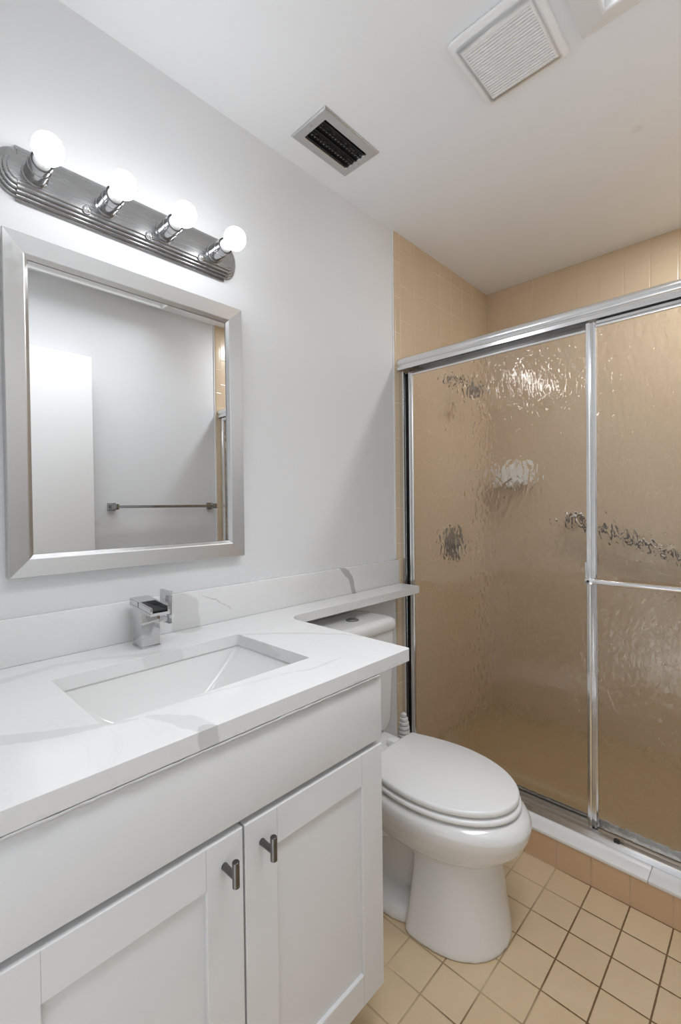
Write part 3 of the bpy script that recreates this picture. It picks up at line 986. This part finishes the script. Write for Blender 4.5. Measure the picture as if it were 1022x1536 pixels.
# ------------------------------------------------------------------ inside the shower
dl = thing('added_shower_light', 'round white fill light added in the ceiling over the right end of the shower', 'ceiling light', (1.13, 2.02, CEIL))  # made-up fixture round the added fill light
bm = bmesh.new()
lathe(bm, (1.13, 2.02, CEIL), (0, 0, -1), [(0, .095), (.003, .095), (.006, .088), (.006, .072), (.001, .068), (0.0, .068)], 40)
finish('trim_ring', bm, M['plastic'], dl)
bm = bmesh.new()
lathe(bm, (1.13, 2.02, CEIL - .0005), (0, 0, -1), [(0, .069), (.002, .069), (.003, .060), (.004, .0)], 32)
finish('lens', bm, M['lens'], dl)
hd = thing('shower_fixture', 'chrome shower head on a short arm high on the left tiles', 'shower head', (TT, 2.13, 1.865))
bm = bmesh.new()
lathe(bm, (TT, 2.13, 1.865), (1, 0, 0), [(0, .030), (.004, .029), (.010, .014)], 28)
finish('flange', bm, M['fitting'], hd)
bm = bmesh.new()
tube(bm, [(TT + .004, 2.13, 1.865), (.05, 2.13, 1.865), (.085, 2.13, 1.852), (.118, 2.13, 1.822)], .0095, 16)
finish('arm', bm, M['fitting'], hd)
bm = bmesh.new()
lathe(bm, (.112, 2.13, 1.828), (.62, 0, -.78), [(0, .012), (.012, .016), (.022, .014), (.030, .020), (.060, .040), (.074, .042), (.078, .038), (.076, .0)], 32)
finish('spray_head', bm, M['fitting'], hd)

vl = thing('shower_valve', 'round chrome shower valve with lever on the left shower tiles', 'valve', (TT, 2.149, 1.013))
bm = bmesh.new()
lathe(bm, (TT, 2.149, 1.013), (1, 0, 0), [(0, .092), (.004, .091), (.009, .080), (.014, .045), (.016, .030)], 44)
finish('escutcheon', bm, M['fitting'], vl)
bm = bmesh.new()
lathe(bm, (TT + .012, 2.149, 1.013), (1, 0, 0), [(0, .028), (.030, .026), (.040, .022), (.043, .0)], 28)
finish('valve_hub', bm, M['fitting'], vl)
bm = bmesh.new()
tube(bm, [(TT + .042, 2.149, 1.013), (TT + .050, 2.130, .985), (TT + .054, 2.105, .955)], [.011, .009, .007], 14)
finish('lever', bm, M['fitting'], vl)

sd = thing('soap_dish', 'white ceramic soap dish on the back shower tiles', 'soap dish', (.165, Y_BACK, 1.29))
bm = bmesh.new()
box(bm, .065, .263, Y_BACK - .016, Y_BACK, 1.322, 1.445, bevel=.007, seg=3)
finish('dish_plate', bm, M['porcelain'], sd)
bm = bmesh.new()
ring_loft(bm, [[(p[0], p[1], z) for p in rrect(.072 + i, .256 - i, Y_BACK - .085 + i, Y_BACK - .012, r, 5)] for i, r, z in
               ((.014, .02, 1.318), (.004, .028, 1.326), (.0, .03, 1.342), (.003, .028, 1.346), (.010, .024, 1.343), (.018, .02, 1.332))])
finish('dish_tray', bm, M['porcelain'], sd)

gb = thing('grab_bar', 'slanting chrome grab bar on the back shower tiles', 'grab bar', (.80, Y_BACK, 1.03))
pa, pb = Vector((.478, Y_BACK, 1.137)), Vector((1.225, Y_BACK, .880))
for p in (pa, pb):
    bm = bmesh.new()
    lathe(bm, p, (0, -1, 0), [(0, .038), (.006, .037), (.012, .030), (.014, .016)], 28)
    finish('flange', bm, M['chrome'], gb)
bm = bmesh.new()
u = (pb - pa).normalized()
o = Vector((0, -1, 0))
pts = [pa + o * .010, pa + o * .028] + [pa + u * (.022 - .022 * math.cos(math.radians(a))) + o * (.028 + .022 * math.sin(math.radians(a))) for a in (30, 60, 90)]
pts2 = [pb + o * .010, pb + o * .028] + [pb - u * (.022 - .022 * math.cos(math.radians(a))) + o * (.028 + .022 * math.sin(math.radians(a))) for a in (30, 60, 90)]
tube(bm, pts + list(reversed(pts2)), .0165, 18)
finish('bar', bm, M['bar_metal'], gb)

# ------------------------------------------------------------------ towel bar on the right wall (seen in the mirror)
tb = thing('towel_bar', 'chrome towel bar with square posts on the right wall', 'towel bar', (ROOM_X, 1.29, 1.226))
bm = bmesh.new()
box(bm, ROOM_X - .066, ROOM_X - .050, .985, 1.607, 1.218, 1.234, bevel=.0015)
finish('bar', bm, M['socket'], tb)
for yy in (.985, 1.607):
    bm = bmesh.new()
    box(bm, ROOM_X - .010, ROOM_X - .0003, yy - .022, yy + .022, 1.204, 1.248, bevel=.002)
    box(bm, ROOM_X - .052, ROOM_X - .010, yy - .010, yy + .010, 1.216, 1.236, bevel=.002)
    box(bm, ROOM_X - .074, ROOM_X - .046, yy - .016, yy + .016, 1.210, 1.242, bevel=.002)
    finish('post', bm, M['socket'], tb)
